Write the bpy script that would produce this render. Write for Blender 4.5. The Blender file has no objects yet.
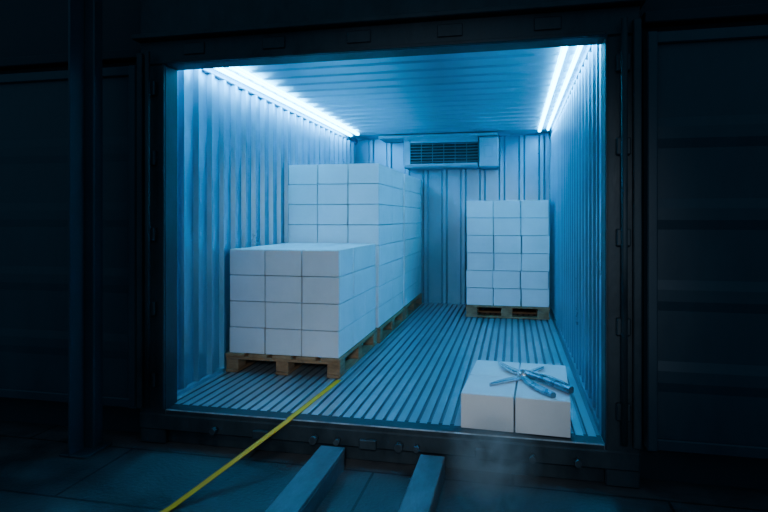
import bpy, bmesh, math, random
from mathutils import Vector, Matrix
random.seed(7)
scene = bpy.context.scene
col = scene.collection

# ------------------------------------------------------------ materials
def new_mat(name):
    m = bpy.data.materials.new(name); m.use_nodes = True
    nt = m.node_tree
    return m, nt, nt.nodes['Principled BSDF']

def surf(name, c1, c2, rough=(0.4, 0.6), metal=0.0, scale=4.0, stretch=(1, 1, 1), bump=0.1, bscale=30.0, spec=0.5):
    m, nt, b = new_mat(name)
    tc = nt.nodes.new('ShaderNodeTexCoord')
    mp = nt.nodes.new('ShaderNodeMapping'); mp.inputs['Scale'].default_value = stretch
    nt.links.new(tc.outputs['Object'], mp.inputs['Vector'])
    n = nt.nodes.new('ShaderNodeTexNoise'); n.inputs['Scale'].default_value = scale
    n.inputs['Detail'].default_value = 6; n.inputs['Roughness'].default_value = 0.65
    nt.links.new(mp.outputs['Vector'], n.inputs['Vector'])
    r = nt.nodes.new('ShaderNodeValToRGB')
    r.color_ramp.elements[0].position = 0.35; r.color_ramp.elements[1].position = 0.65
    r.color_ramp.elements[0].color = (*c1, 1); r.color_ramp.elements[1].color = (*c2, 1)
    nt.links.new(n.outputs['Fac'], r.inputs['Fac'])
    nt.links.new(r.outputs['Color'], b.inputs['Base Color'])
    mr = nt.nodes.new('ShaderNodeMapRange')
    mr.inputs['To Min'].default_value = rough[0]; mr.inputs['To Max'].default_value = rough[1]
    mr.inputs['From Min'].default_value = 0.3; mr.inputs['From Max'].default_value = 0.7
    nt.links.new(n.outputs['Fac'], mr.inputs['Value'])
    nt.links.new(mr.outputs['Result'], b.inputs['Roughness'])
    b.inputs['Metallic'].default_value = metal
    b.inputs['Specular IOR Level'].default_value = spec
    if bump:
        n2 = nt.nodes.new('ShaderNodeTexNoise'); n2.inputs['Scale'].default_value = bscale
        n2.inputs['Detail'].default_value = 4
        nt.links.new(mp.outputs['Vector'], n2.inputs['Vector'])
        bp = nt.nodes.new('ShaderNodeBump'); bp.inputs['Strength'].default_value = bump
        bp.inputs['Distance'].default_value = 0.01
        nt.links.new(n2.outputs['Fac'], bp.inputs['Height'])
        nt.links.new(bp.outputs['Normal'], b.inputs['Normal'])
    return m, nt, b

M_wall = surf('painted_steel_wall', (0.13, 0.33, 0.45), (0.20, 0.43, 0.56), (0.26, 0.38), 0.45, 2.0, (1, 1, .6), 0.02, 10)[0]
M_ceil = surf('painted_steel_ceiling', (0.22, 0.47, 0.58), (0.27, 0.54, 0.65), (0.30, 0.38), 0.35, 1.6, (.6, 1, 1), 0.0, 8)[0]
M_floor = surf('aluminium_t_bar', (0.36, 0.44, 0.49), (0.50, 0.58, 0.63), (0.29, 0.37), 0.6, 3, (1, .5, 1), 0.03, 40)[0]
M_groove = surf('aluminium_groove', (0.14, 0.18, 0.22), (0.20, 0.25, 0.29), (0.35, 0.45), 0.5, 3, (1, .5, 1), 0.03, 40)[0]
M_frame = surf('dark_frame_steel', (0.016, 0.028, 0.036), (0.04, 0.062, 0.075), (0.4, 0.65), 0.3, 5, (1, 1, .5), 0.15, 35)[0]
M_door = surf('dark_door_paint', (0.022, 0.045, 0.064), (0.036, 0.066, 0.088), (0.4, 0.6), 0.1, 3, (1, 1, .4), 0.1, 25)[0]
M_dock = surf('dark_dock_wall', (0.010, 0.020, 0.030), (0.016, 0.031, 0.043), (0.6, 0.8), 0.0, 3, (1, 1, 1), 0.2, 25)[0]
M_sill = surf('worn_sill_steel', (0.2, 0.25, 0.28), (0.5, 0.56, 0.6), (0.3, 0.5), 0.5, 9, (1, 1, 1), 0.2, 40)[0]
M_bolt = surf('dull_bolt_steel', (0.05, 0.07, 0.085), (0.1, 0.13, 0.15), (0.35, 0.5), 0.6, 9, (1, 1, 1), 0.2, 40)[0]
M_rail = surf('worn_rail_steel', (0.07, 0.085, 0.10), (0.16, 0.185, 0.21), (0.4, 0.65), 0.3, 8, (1, .4, 1), 0.4, 40)[0]
M_wood = surf('pallet_wood', (0.20, 0.105, 0.05), (0.42, 0.24, 0.12), (0.7, 0.9), 0.0, 9, (1, .25, 2), 0.3, 40)[0]
M_ac = surf('unit_casing', (0.18, 0.34, 0.42), (0.24, 0.41, 0.5), (0.35, 0.5), 0.2, 4, (1, 1, 1), 0.02, 20)[0]
M_black = surf('black_cavity', (0.005, 0.008, 0.01), (0.01, 0.012, 0.016), (0.5, 0.7), 0.0, 4, (1, 1, 1), 0, 20)[0]
M_grille = surf('grille_metal', (0.14, 0.2, 0.24), (0.18, 0.26, 0.3), (0.3, 0.45), 0.5, 4, (1, 1, 1), 0, 20)[0]
M_tool = surf('tool_steel', (0.45, 0.52, 0.56), (0.7, 0.76, 0.8), (0.15, 0.3), 0.8, 12, (1, 1, 1), 0.03, 40)[0]
M_grip = surf('tool_grip', (0.08, 0.18, 0.26), (0.16, 0.31, 0.4), (0.2, 0.35), 0.4, 12, (1, 1, 1), 0.05, 40)[0]
M_tape = surf('yellow_webbing', (1.0, 0.45, 0.0), (1.0, 0.52, 0.0), (0.5, 0.7), 0.0, 20, (1, 1, 1), 0.1, 60)[0]
M_tapeedge = surf('tape_marks', (0.4, 0.2, 0.01), (0.55, 0.28, 0.01), (0.5, 0.7), 0.0, 20, (1, 1, 1), 0.1, 60)[0]

M_box, nt, b = surf('white_carton', (0.72, 0.74, 0.76), (0.80, 0.81, 0.83), (0.55, 0.7), 0.0, 3, (1, 1, 1), 0.06, 60)
at = nt.nodes.new('ShaderNodeAttribute'); at.attribute_name = 'tint'
mx = nt.nodes.new('ShaderNodeMix'); mx.data_type = 'RGBA'; mx.blend_type = 'MULTIPLY'; mx.inputs[0].default_value = 1
src = b.inputs['Base Color'].links[0].from_socket
nt.links.new(src, mx.inputs[6]); nt.links.new(at.outputs['Color'], mx.inputs[7])
nt.links.new(mx.outputs[2], b.inputs['Base Color'])

M_ground, nt, b = surf('dark_concrete', (0.03, 0.034, 0.04), (0.10, 0.108, 0.115), (0.35, 0.75), 0.0, 2.2, (1, 1, 1), 0.4, 45)
tc = nt.nodes['Texture Coordinate']
br = nt.nodes.new('ShaderNodeTexBrick'); br.inputs['Scale'].default_value = 1.0
br.inputs['Brick Width'].default_value = 1.5; br.inputs['Row Height'].default_value = 0.62
br.inputs['Mortar Size'].default_value = 0.008
br.inputs['Color1'].default_value = (1, 1, 1, 1); br.inputs['Color2'].default_value = (.8, .8, .8, 1)
br.inputs['Mortar'].default_value = (.25, .25, .25, 1)
nt.links.new(tc.outputs['Object'], br.inputs['Vector'])
mx = nt.nodes.new('ShaderNodeMix'); mx.data_type = 'RGBA'; mx.blend_type = 'MULTIPLY'; mx.inputs[0].default_value = 1
src = b.inputs['Base Color'].links[0].from_socket
nt.links.new(src, mx.inputs[6]); nt.links.new(br.outputs['Color'], mx.inputs[7])
nt.links.new(mx.outputs[2], b.inputs['Base Color'])

M_led, nt, b = new_mat('led_diffuser')
b.inputs['Base Color'].default_value = (.1, .4, .6, 1)
b.inputs['Emission Color'].default_value = (0.03, 0.54, 1.0, 1)
b.inputs['Emission Strength'].default_value = 45

# ------------------------------------------------------------ mesh helpers
def add_box(bm, x0, x1, y0, y1, z0, z1, mi=0, bev=0.0, tint=None, rot=None, seg=1):
    r = bmesh.ops.create_cube(bm, size=1.0)
    vs = r['verts']
    c = Vector(((x0+x1)/2, (y0+y1)/2, (z0+z1)/2))
    for v in vs:
        v.co = Vector((v.co.x*(x1-x0), v.co.y*(y1-y0), v.co.z*(z1-z0)))
        if rot is not None: v.co = rot @ v.co
        v.co += c
    fs = set(f for v in vs for f in v.link_faces)
    if bev > 0:
        es = list(set(e for v in vs for e in v.link_edges))
        rr = bmesh.ops.bevel(bm, geom=es, offset=bev, segments=seg, affect='EDGES', profile=0.5)
        fs = set(f for f in fs if f.is_valid) | set(rr['faces'])
    lay = bm.loops.layers.float_color.get('tint')
    for f in fs:
        f.material_index = mi
        if tint is not None and lay:
            for l in f.loops: l[lay] = (*tint, 1)

def add_cyl(bm, p0, p1, r, mi=0, seg=16, r2=None):
    p0 = Vector(p0); p1 = Vector(p1); d = p1-p0
    q = d.to_track_quat('Z', 'Y').to_matrix().to_4x4()
    res = bmesh.ops.create_cone(bm, cap_ends=True, segments=seg, radius1=r, radius2=r if r2 is None else r2, depth=d.length,
                                matrix=Matrix.Translation((p0+p1)/2) @ q)
    for f in set(f for v in res['verts'] for f in v.link_faces):
        f.material_index = mi
        if len(f.verts) == 4: f.smooth = True

def finish(bm, name, mats, parent=None):
    bmesh.ops.recalc_face_normals(bm, faces=bm.faces[:])
    me = bpy.data.meshes.new(name); bm.to_mesh(me); bm.free()
    for m in mats: me.materials.append(m)
    ob = bpy.data.objects.new(name, me); col.objects.link(ob)
    if parent: ob.parent = parent
    return ob

def empty(name, loc=(0, 0, 0)):
    e = bpy.data.objects.new(name, None); e.location = loc; e.empty_display_size = .1
    col.objects.link(e); return e

def extrude_profile(bm, pts, fn, a, b, mis=None):
    va = [bm.verts.new(fn(s, d, a)) for s, d in pts]
    vb = [bm.verts.new(fn(s, d, b)) for s, d in pts]
    for i in range(len(pts)-1):
        f = bm.faces.new((va[i], va[i+1], vb[i+1], vb[i]))
        if mis: f.material_index = mis[i]

def trap(s0, s1, period, flat, slope, top, depth):
    pts = []; s = s0
    pts.append((s, 0))
    while s + period <= s1 + 1e-6:
        a = s+flat
        pts += [(a, 0), (a+slope, depth), (a+slope+top, depth), (a+2*slope+top, 0)]
        s += period
    pts.append((s1, 0))
    return pts

XL, XR = -2.20, 0.505
YF, YB = 3.2, 8.0
ZC = 2.30
# ------------------------------------------------------------ container shell
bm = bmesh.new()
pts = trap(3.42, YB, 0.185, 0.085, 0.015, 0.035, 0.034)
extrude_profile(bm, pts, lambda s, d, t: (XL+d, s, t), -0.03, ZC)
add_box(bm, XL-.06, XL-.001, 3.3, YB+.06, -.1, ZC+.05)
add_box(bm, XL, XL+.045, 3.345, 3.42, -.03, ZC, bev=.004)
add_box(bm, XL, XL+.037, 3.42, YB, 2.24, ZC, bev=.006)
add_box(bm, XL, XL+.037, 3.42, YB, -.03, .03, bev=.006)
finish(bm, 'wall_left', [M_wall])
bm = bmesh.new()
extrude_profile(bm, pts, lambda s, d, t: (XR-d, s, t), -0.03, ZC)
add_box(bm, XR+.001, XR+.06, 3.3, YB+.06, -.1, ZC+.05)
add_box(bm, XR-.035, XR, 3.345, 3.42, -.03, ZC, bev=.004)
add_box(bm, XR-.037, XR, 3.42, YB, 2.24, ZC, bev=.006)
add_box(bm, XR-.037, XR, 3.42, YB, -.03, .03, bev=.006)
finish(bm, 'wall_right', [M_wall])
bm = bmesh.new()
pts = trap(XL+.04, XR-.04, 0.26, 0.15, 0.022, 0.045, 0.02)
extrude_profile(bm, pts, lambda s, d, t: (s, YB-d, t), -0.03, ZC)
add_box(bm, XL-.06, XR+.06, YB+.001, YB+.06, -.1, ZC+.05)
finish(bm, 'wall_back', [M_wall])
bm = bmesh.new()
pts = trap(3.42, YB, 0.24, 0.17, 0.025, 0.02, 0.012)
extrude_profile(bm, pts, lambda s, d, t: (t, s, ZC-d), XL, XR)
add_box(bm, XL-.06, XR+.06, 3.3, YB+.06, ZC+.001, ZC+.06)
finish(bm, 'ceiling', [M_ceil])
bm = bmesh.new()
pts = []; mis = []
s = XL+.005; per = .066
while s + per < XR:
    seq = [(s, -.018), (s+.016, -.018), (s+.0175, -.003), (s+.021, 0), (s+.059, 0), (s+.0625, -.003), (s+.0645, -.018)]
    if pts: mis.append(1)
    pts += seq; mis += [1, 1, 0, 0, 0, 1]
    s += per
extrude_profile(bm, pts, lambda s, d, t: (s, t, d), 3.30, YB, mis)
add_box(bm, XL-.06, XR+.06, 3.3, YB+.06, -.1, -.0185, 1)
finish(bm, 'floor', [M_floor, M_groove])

# ------------------------------------------------------------ door frame
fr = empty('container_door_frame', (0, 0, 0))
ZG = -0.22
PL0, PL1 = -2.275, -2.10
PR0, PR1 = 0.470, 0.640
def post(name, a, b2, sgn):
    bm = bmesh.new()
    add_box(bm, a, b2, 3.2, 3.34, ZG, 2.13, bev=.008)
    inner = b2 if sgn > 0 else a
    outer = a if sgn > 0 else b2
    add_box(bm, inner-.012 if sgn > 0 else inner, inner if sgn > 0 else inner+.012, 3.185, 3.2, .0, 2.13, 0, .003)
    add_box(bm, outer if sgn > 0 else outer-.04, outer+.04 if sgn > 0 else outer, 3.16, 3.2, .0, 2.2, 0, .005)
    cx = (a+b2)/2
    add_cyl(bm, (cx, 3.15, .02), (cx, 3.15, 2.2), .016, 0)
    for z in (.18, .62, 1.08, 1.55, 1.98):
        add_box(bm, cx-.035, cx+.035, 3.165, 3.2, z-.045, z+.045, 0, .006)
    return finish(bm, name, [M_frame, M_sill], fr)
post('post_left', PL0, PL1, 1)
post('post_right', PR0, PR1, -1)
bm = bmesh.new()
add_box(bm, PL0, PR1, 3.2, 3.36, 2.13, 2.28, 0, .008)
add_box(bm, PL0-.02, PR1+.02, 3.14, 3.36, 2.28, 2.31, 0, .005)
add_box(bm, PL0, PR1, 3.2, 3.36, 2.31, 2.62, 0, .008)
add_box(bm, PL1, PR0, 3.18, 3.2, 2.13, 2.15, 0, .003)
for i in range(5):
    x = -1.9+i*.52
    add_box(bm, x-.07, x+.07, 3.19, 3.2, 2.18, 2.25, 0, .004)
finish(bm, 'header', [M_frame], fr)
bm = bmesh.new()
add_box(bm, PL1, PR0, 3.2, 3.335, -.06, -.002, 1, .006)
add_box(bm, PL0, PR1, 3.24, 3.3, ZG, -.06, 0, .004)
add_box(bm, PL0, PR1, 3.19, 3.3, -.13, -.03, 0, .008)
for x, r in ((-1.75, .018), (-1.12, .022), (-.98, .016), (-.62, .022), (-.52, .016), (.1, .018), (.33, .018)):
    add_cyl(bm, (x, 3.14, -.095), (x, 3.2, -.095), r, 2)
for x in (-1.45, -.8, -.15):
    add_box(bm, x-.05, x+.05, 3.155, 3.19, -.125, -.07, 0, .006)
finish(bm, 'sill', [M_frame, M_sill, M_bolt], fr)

# ------------------------------------------------------------ open doors
def door(name, x0, x1, dep):
    e = empty(name)
    bm = bmesh.new()
    z0, z1 = -.02, 2.14
    pts = trap(z0+.06, z1-.06, 0.42, 0.24, 0.05, 0.06, dep)
    extrude_profile(bm, pts, lambda s, d, t: (t, 3.24-d, s), x0+.04, x1-.04)
    add_box(bm, x0, x1, 3.25, 3.3, z0, z1, 0, .004)
    add_box(bm, x0, x0+.05, 3.2, 3.26, z0, z1, 0, .006)
    add_box(bm, x1-.05, x1, 3.2, 3.26, z0, z1, 0, .006)
    add_box(bm, x0, x1, 3.215, 3.26, z0, z0+.06, 0, .006)
    add_box(bm, x0, x1, 3.215, 3.26, z1-.06, z1, 0, .006)
    finish(bm, 'leaf', [M_door], e)
    return e
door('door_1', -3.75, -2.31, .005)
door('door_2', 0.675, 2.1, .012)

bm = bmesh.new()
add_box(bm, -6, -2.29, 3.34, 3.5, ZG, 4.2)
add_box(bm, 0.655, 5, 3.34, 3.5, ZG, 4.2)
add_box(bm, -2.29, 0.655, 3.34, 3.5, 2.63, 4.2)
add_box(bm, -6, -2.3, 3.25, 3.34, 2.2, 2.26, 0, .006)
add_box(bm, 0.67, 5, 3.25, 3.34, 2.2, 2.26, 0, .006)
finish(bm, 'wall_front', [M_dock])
bm = bmesh.new()
add_box(bm, -2.54, -2.46, 3.02, 3.1, ZG, 3.6, 0, .006)
add_box(bm, -2.54, -2.525, 2.9, 3.02, ZG, 3.6, 0, .004)
add_box(bm, -2.60, -2.42, 2.9, 3.13, ZG, ZG+.015, 0, .003)
finish(bm, 'steel_column', [M_door])

bm = bmesh.new()
add_box(bm, -9, 9, -6, 3.6, ZG-.1, ZG)
finish(bm, 'ground', [M_ground])

# ------------------------------------------------------------ LED strips
def led(x, w, y0, y1):
    bm = bmesh.new()
    add_box(bm, x-w/2-.006, x+w/2+.006, y0, y1, 2.264, 2.2875, 1, .003)
    add_box(bm, x-w/2, x+w/2, y0+.01, y1-.01, 2.257, 2.2645, 0, .002)
    finish(bm, 'led_strip_light', [M_led, M_ac])
led(-2.095, .016, 3.45, 7.4)
led(-1.975, .024, 3.45, 7.3)
led(.325, .024, 3.45, 7.5)
led(.42, .014, 3.45, 7.4)

# ------------------------------------------------------------ refrigeration unit
e = empty('refrigeration_unit')
bm = bmesh.new()
y0, y1 = 7.58, 7.97
add_box(bm, -1.43, -.44, y0+.02, y1, 1.85, 2.27, 0, .01)
add_box(bm, -1.76, -.19, y0-.02, y1, 2.240, 2.284, 0, .006)
add_box(bm, -.425, -.18, y0-.05, y1, 1.84, 2.225, 0, .012)
add_box(bm, -1.42, -1.33, y0, y0+.03, 1.87, 2.21, 0, .008)
add_box(bm, -1.33, -.44, y0, y0+.03, 2.17, 2.21, 0, .005)
add_box(bm, -1.33, -.44, y0, y0+.03, 1.87, 1.90, 0, .005)
add_box(bm, -.36, -.25, y0-.062, y0-.05, 1.96, 2.11, 0, .004)
finish(bm, 'casing', [M_ac], e)
bm = bmesh.new()
add_box(bm, -1.33, -.44, y0+.012, y0+.018, 1.90, 2.17)
finish(bm, 'cavity', [M_black], e)
bm = bmesh.new()
R = Matrix.Rotation(math.radians(30), 3, 'X')
for i in range(7):
    z = 1.92+i*.039
    add_box(bm, -1.33, -.44, y0-.006, y0+.012, z-.002, z+.004, 0, 0, rot=R)
for i in range(7):
    x = -1.33+.89*i/6
    add_box(bm, x-.003, x+.003, y0-.014, y0-.006, 1.90, 2.17)
finish(bm, 'grille', [M_grille], e)

# ------------------------------------------------------------ pallets
def pallet(x0, x1, y0, y1, along='y'):
    bm = bmesh.new()
    H = .144
    def B(a0, a1, b0, b1, z0, z1):
        j = random.uniform(-.003, .003)
        if along == 'y': add_box(bm, a0, a1, b0+j, b1+j, z0, z1, 0, .003)
        else: add_box(bm, b0+j, b1+j, a0, a1, z0, z1, 0, .003)
    if along == 'y': A0, A1, B0, B1 = x0, x1, y0, y1
    else: A0, A1, B0, B1 = y0, y1, x0, x1
    W = A1-A0; L = B1-B0
    n = 5; bw = W*.165; gap = (W-n*bw)/(n-1)
    for i in range(n):
        a = A0+i*(bw+gap); B(a, a+bw, B0, B1, H-.022, H)
    for f in (0, .5, 1):
        c = B0+.07+f*(L-.14)
        B(A0+.003, A1-.003, c-.066, c+.066, H-.044, H-.0225)
    for fa in (0, .5, 1):
        ca = A0+.055+fa*(W-.11)
        B(ca-.05, ca+.05, B0, B1, 0.001, .022)
        for f in (0, .5, 1):
            c = B0+.075+f*(L-.15)
            B(ca-.05, ca+.05, c-.066, c+.066, .0225, H-.0445)
    return finish(bm, 'wooden_pallet', [M_wood])

pallet(-2.155, -1.235, 4.07, 5.265)
pallet(-2.155, -1.215, 5.30, 6.58)
pallet(-2.155, -1.215, 6.63, 7.90)
pallet(-.555, .415, 6.95, 7.78, 'x')

# ------------------------------------------------------------ cartons
def cartons(name, x0, y0, z0, nx, ny, nz, sx, sy, sz, jit=.003, M=None):
    bm = bmesh.new()
    bm.loops.layers.float_color.new('tint')
    for k in range(nz):
        lj = random.uniform(-jit, jit)*1.3
        for i in range(nx):
            for j in range(ny):
                t = random.uniform(.86, 1.0)
                jx = random.uniform(-jit, jit)*.5+lj; jy = random.uniform(-jit, jit)
                g = .0042
                add_box(bm, x0+i*sx+g+jx, x0+(i+1)*sx-g+jx, y0+j*sy+g+jy, y0+(j+1)*sy-g+jy,
                        z0+k*sz+.0008, z0+(k+1)*sz-.0045, 0, .0028, (t, t, t*1.0), seg=1)
    if M is not None: bm.transform(M)
    return finish(bm, name, [M_box])
cartons('carton_stack', -2.13, 4.085, .145, 3, 3, 4, .295, .393, .2)
cartons('carton_stack', -2.145, 5.31, .145, 3, 2, 8, .305, .63, .1945)
cartons('carton_stack', -2.145, 6.64, .145, 3, 2, 8, .305, .625, .1945)
cartons('carton_stack', -.545, 6.96, .145, 3, 2, 6, .318, .40, .2075, .008)
R = Matrix.Translation((.005, 3.24, 0)) @ Matrix.Rotation(math.radians(-3.0), 4, 'Z')
cartons('carton_stack', -.295, 0.012, .001, 2, 2, 1, .298, .40, .2, .002, R)

# ------------------------------------------------------------ shears on the cartons
bm = bmesh.new()
def arm(p0, p1, w0, w1, z, h, mi, n=6, curve=0.0):
    p0 = Vector((p0[0], p0[1], 0)); p1 = Vector((p1[0], p1[1], 0))
    d = (p1-p0); nrm = Vector((-d.y, d.x, 0)).normalized()
    rings = []
    for i in range(n+1):
        f = i/n
        c = p0+d*f+nrm*curve*math.sin(math.pi*f)
        w = w0+(w1-w0)*f
        if i == 0 or i == n: w *= .55
        ring = [bm.verts.new((c+nrm*w*sx_ + Vector((0, 0, z+h*sz_)))) for sx_, sz_ in
                ((-1, .25), (-.7, 0), (.7, 0), (1, .25), (1, .75), (.6, 1), (-.6, 1), (-1, .75))]
        rings.append(ring)
    for i in range(n):
        for k in range(8):
            f = bm.faces.new((rings[i][k], rings[i][(k+1) % 8], rings[i+1][(k+1) % 8], rings[i+1][k])); f.material_index = mi
    bm.faces.new(rings[0]).material_index = mi; bm.faces.new(rings[-1]).material_index = mi
T = .1975
arm((.06, 3.66), (-.09, 3.91), .036, .014, T+.014, .02, 0, curve=.012)
arm((.06, 3.63), (-.13, 3.43), .032, .012, T, .02, 0, curve=-.012)
arm((.05, 3.66), (.315, 3.345), .020, .034, T+.014, .036, 1, curve=.022)
arm((.05, 3.655), (.215, 3.285), .018, .028, T, .03, 1, curve=-.022)
arm((.05, 3.63), (.19, 3.90), .03, .015, T, .02, 0, curve=.01)
arm((.09, 3.63), (.29, 3.395), .012, .015, T+.05, .006, 0, curve=.02)
add_cyl(bm, (.065, 3.645, T), (.065, 3.645, T+.045), .04, 0)
add_cyl(bm, (.065, 3.645, T+.045), (.065, 3.645, T+.052), .017, 1)
finish(bm, 'metal_shears', [M_tool, M_grip])

# ------------------------------------------------------------ yellow strap
def ribbon(name, path, w, th, mats):
    bm = bmesh.new(); prev = None
    n = len(path)
    for i, p in enumerate(path):
        p = Vector(p)
        d = (Vector(path[min(i+1, n-1)])-Vector(path[max(i-1, 0)])); d.normalize()
        side = Vector((d.y, -d.x, 0)).normalized()
        up = side.cross(d).normalized()
        if up.z < 0: up = -up
        offs = [-w/2, -w/2*.62, w/2*.62, w/2]
        top = [bm.verts.new(p+side*o+up*th) for o in offs]
        bot = [bm.verts.new(p+side*o) for o in offs]
        if prev:
            pt, pb = prev
            for k in range(3):
                f = bm.faces.new((pt[k], pt[k+1], top[k+1], top[k])); f.material_index = 1 if k == 2 else 0
                bm.faces.new((pb[k], bot[k], bot[k+1], pb[k+1]))
            bm.faces.new((pt[0], top[0], bot[0], pb[0])); bm.faces.new((pt[3], pb[3], bot[3], top[3]))
        else:
            for k in range(3): bm.faces.new((top[k], bot[k], bot[k+1], top[k+1]))
        prev = (top, bot)
    return finish(bm, name, mats)
path = [(-1.235, 4.03, .002), (-1.25, 3.75, .002), (-1.268, 3.4, .002), (-1.279, 3.21, .002), (-1.285, 3.185, -.006),
        (-1.45, 2.83, -.115), (-1.60, 2.50, -.21), (-1.617, 2.46, -.217), (-1.85, 1.95, -.217), (-2.1, 1.4, -.217)]
ribbon('yellow_strap', path, .038, .003, [M_tape, M_tapeedge])

# ------------------------------------------------------------ loading rails
def rail(xc, w):
    bm = bmesh.new()
    add_box(bm, xc-w/2, xc+w/2, 1.0, 3.12, -.125, -.105, 0, .004)
    add_box(bm, xc-w/2, xc-w/2+.02, 1.0, 3.12, ZG+.001, -.124, 0, .003)
    add_box(bm, xc+w/2-.02, xc+w/2, 1.0, 3.12, ZG+.001, -.124, 0, .003)
    add_box(bm, xc-w/2, xc+w/2, 3.1, 3.12, ZG+.001, -.106, 0, .003)
    finish(bm, 'steel_rail', [M_rail])
rail(-.99, .145)
rail(-.425, .135)

# ------------------------------------------------------------ cold mist (real volumes with soft falloff)
def mist(name, loc, half, dens, nscale, lo, hi):
    m = bpy.data.materials.new(name); m.use_nodes = True
    nt = m.node_tree; nt.nodes.clear()
    out = nt.nodes.new('ShaderNodeOutputMaterial'); v = nt.nodes.new('ShaderNodeVolumeScatter')
    v.inputs['Color'].default_value = (.75, .9, 1, 1)
    tc = nt.nodes.new('ShaderNodeTexCoord')
    n = nt.nodes.new('ShaderNodeTexNoise'); n.inputs['Scale'].default_value = nscale; n.inputs['Detail'].default_value = 3
    n.inputs['Distortion'].default_value = 1.2
    nt.links.new(tc.outputs['Object'], n.inputs['Vector'])
    r1 = nt.nodes.new('ShaderNodeMapRange'); r1.inputs['From Min'].default_value = lo; r1.inputs['From Max'].default_value = hi
    r1.inputs['To Max'].default_value = dens
    nt.links.new(n.outputs['Fac'], r1.inputs['Value'])
    g = nt.nodes.new('ShaderNodeTexGradient'); g.gradient_type = 'SPHERICAL'
    mp = nt.nodes.new('ShaderNodeMapping'); mp.inputs['Scale'].default_value = tuple(1.0/h for h in half)
    nt.links.new(tc.outputs['Object'], mp.inputs['Vector']); nt.links.new(mp.outputs['Vector'], g.inputs['Vector'])
    mu = nt.nodes.new('ShaderNodeMath'); mu.operation = 'MULTIPLY'
    nt.links.new(r1.outputs['Result'], mu.inputs[0]); nt.links.new(g.outputs['Fac'], mu.inputs[1])
    nt.links.new(mu.outputs[0], v.inputs['Density']); nt.links.new(v.outputs[0], out.inputs['Volume'])
    bm = bmesh.new()
    add_box(bm, -half[0], half[0], -half[1], half[1], -half[2], half[2])
    o = finish(bm, 'cold_mist', [m]); o.location = loc
mist('sill_mist', (-.10, 2.79, .04), (.24, .33, .25), 6.0, 6, .36, .70)
mist('aisle_mist', (-.885, 6.6, .93), (.29, 1.2, .91), .9, 1.6, .25, .75)

# ------------------------------------------------------------ lights
def spot(loc, target, energy, size, blend, radius, color):
    l = bpy.data.lights.new('fill_spot', 'SPOT'); l.energy = energy; l.spot_size = math.radians(size)
    l.spot_blend = blend; l.shadow_soft_size = radius; l.color = color
    o = bpy.data.objects.new('fill_spot', l); o.location = loc
    o.rotation_euler = (Vector(target)-Vector(loc)).to_track_quat('-Z', 'Y').to_euler()
    col.objects.link(o); return o
spot((0.2, -1.2, 2.0), (-.7, 4.2, .6), 295, 36, .7, .35, (.76, .87, 1.0))  # added fill behind the camera to brighten carton fronts, no actual lamp there
spot((-.7, .4, 3.2), (-.9, 2.75, -.2), 44, 46, .9, .3, (1.0, .93, .88))  # second added fill from overhead, lifts ground, rails and strap

w = bpy.data.worlds.new('night_world'); scene.world = w; w.use_nodes = True
w.node_tree.nodes['Background'].inputs['Color'].default_value = (0.05, .12, .19, 1)
w.node_tree.nodes['Background'].inputs['Strength'].default_value = 0.95

# ------------------------------------------------------------ camera
cd = bpy.data.cameras.new('camera'); cam = bpy.data.objects.new('camera', cd); col.objects.link(cam)
cam.location = (0, 0, 1.18); cam.rotation_euler = (math.radians(90), 0, math.radians(12.56))
cd.lens = 27.14; cd.sensor_width = 36; cd.shift_y = -38/768; cd.clip_start = .05
scene.camera = cam
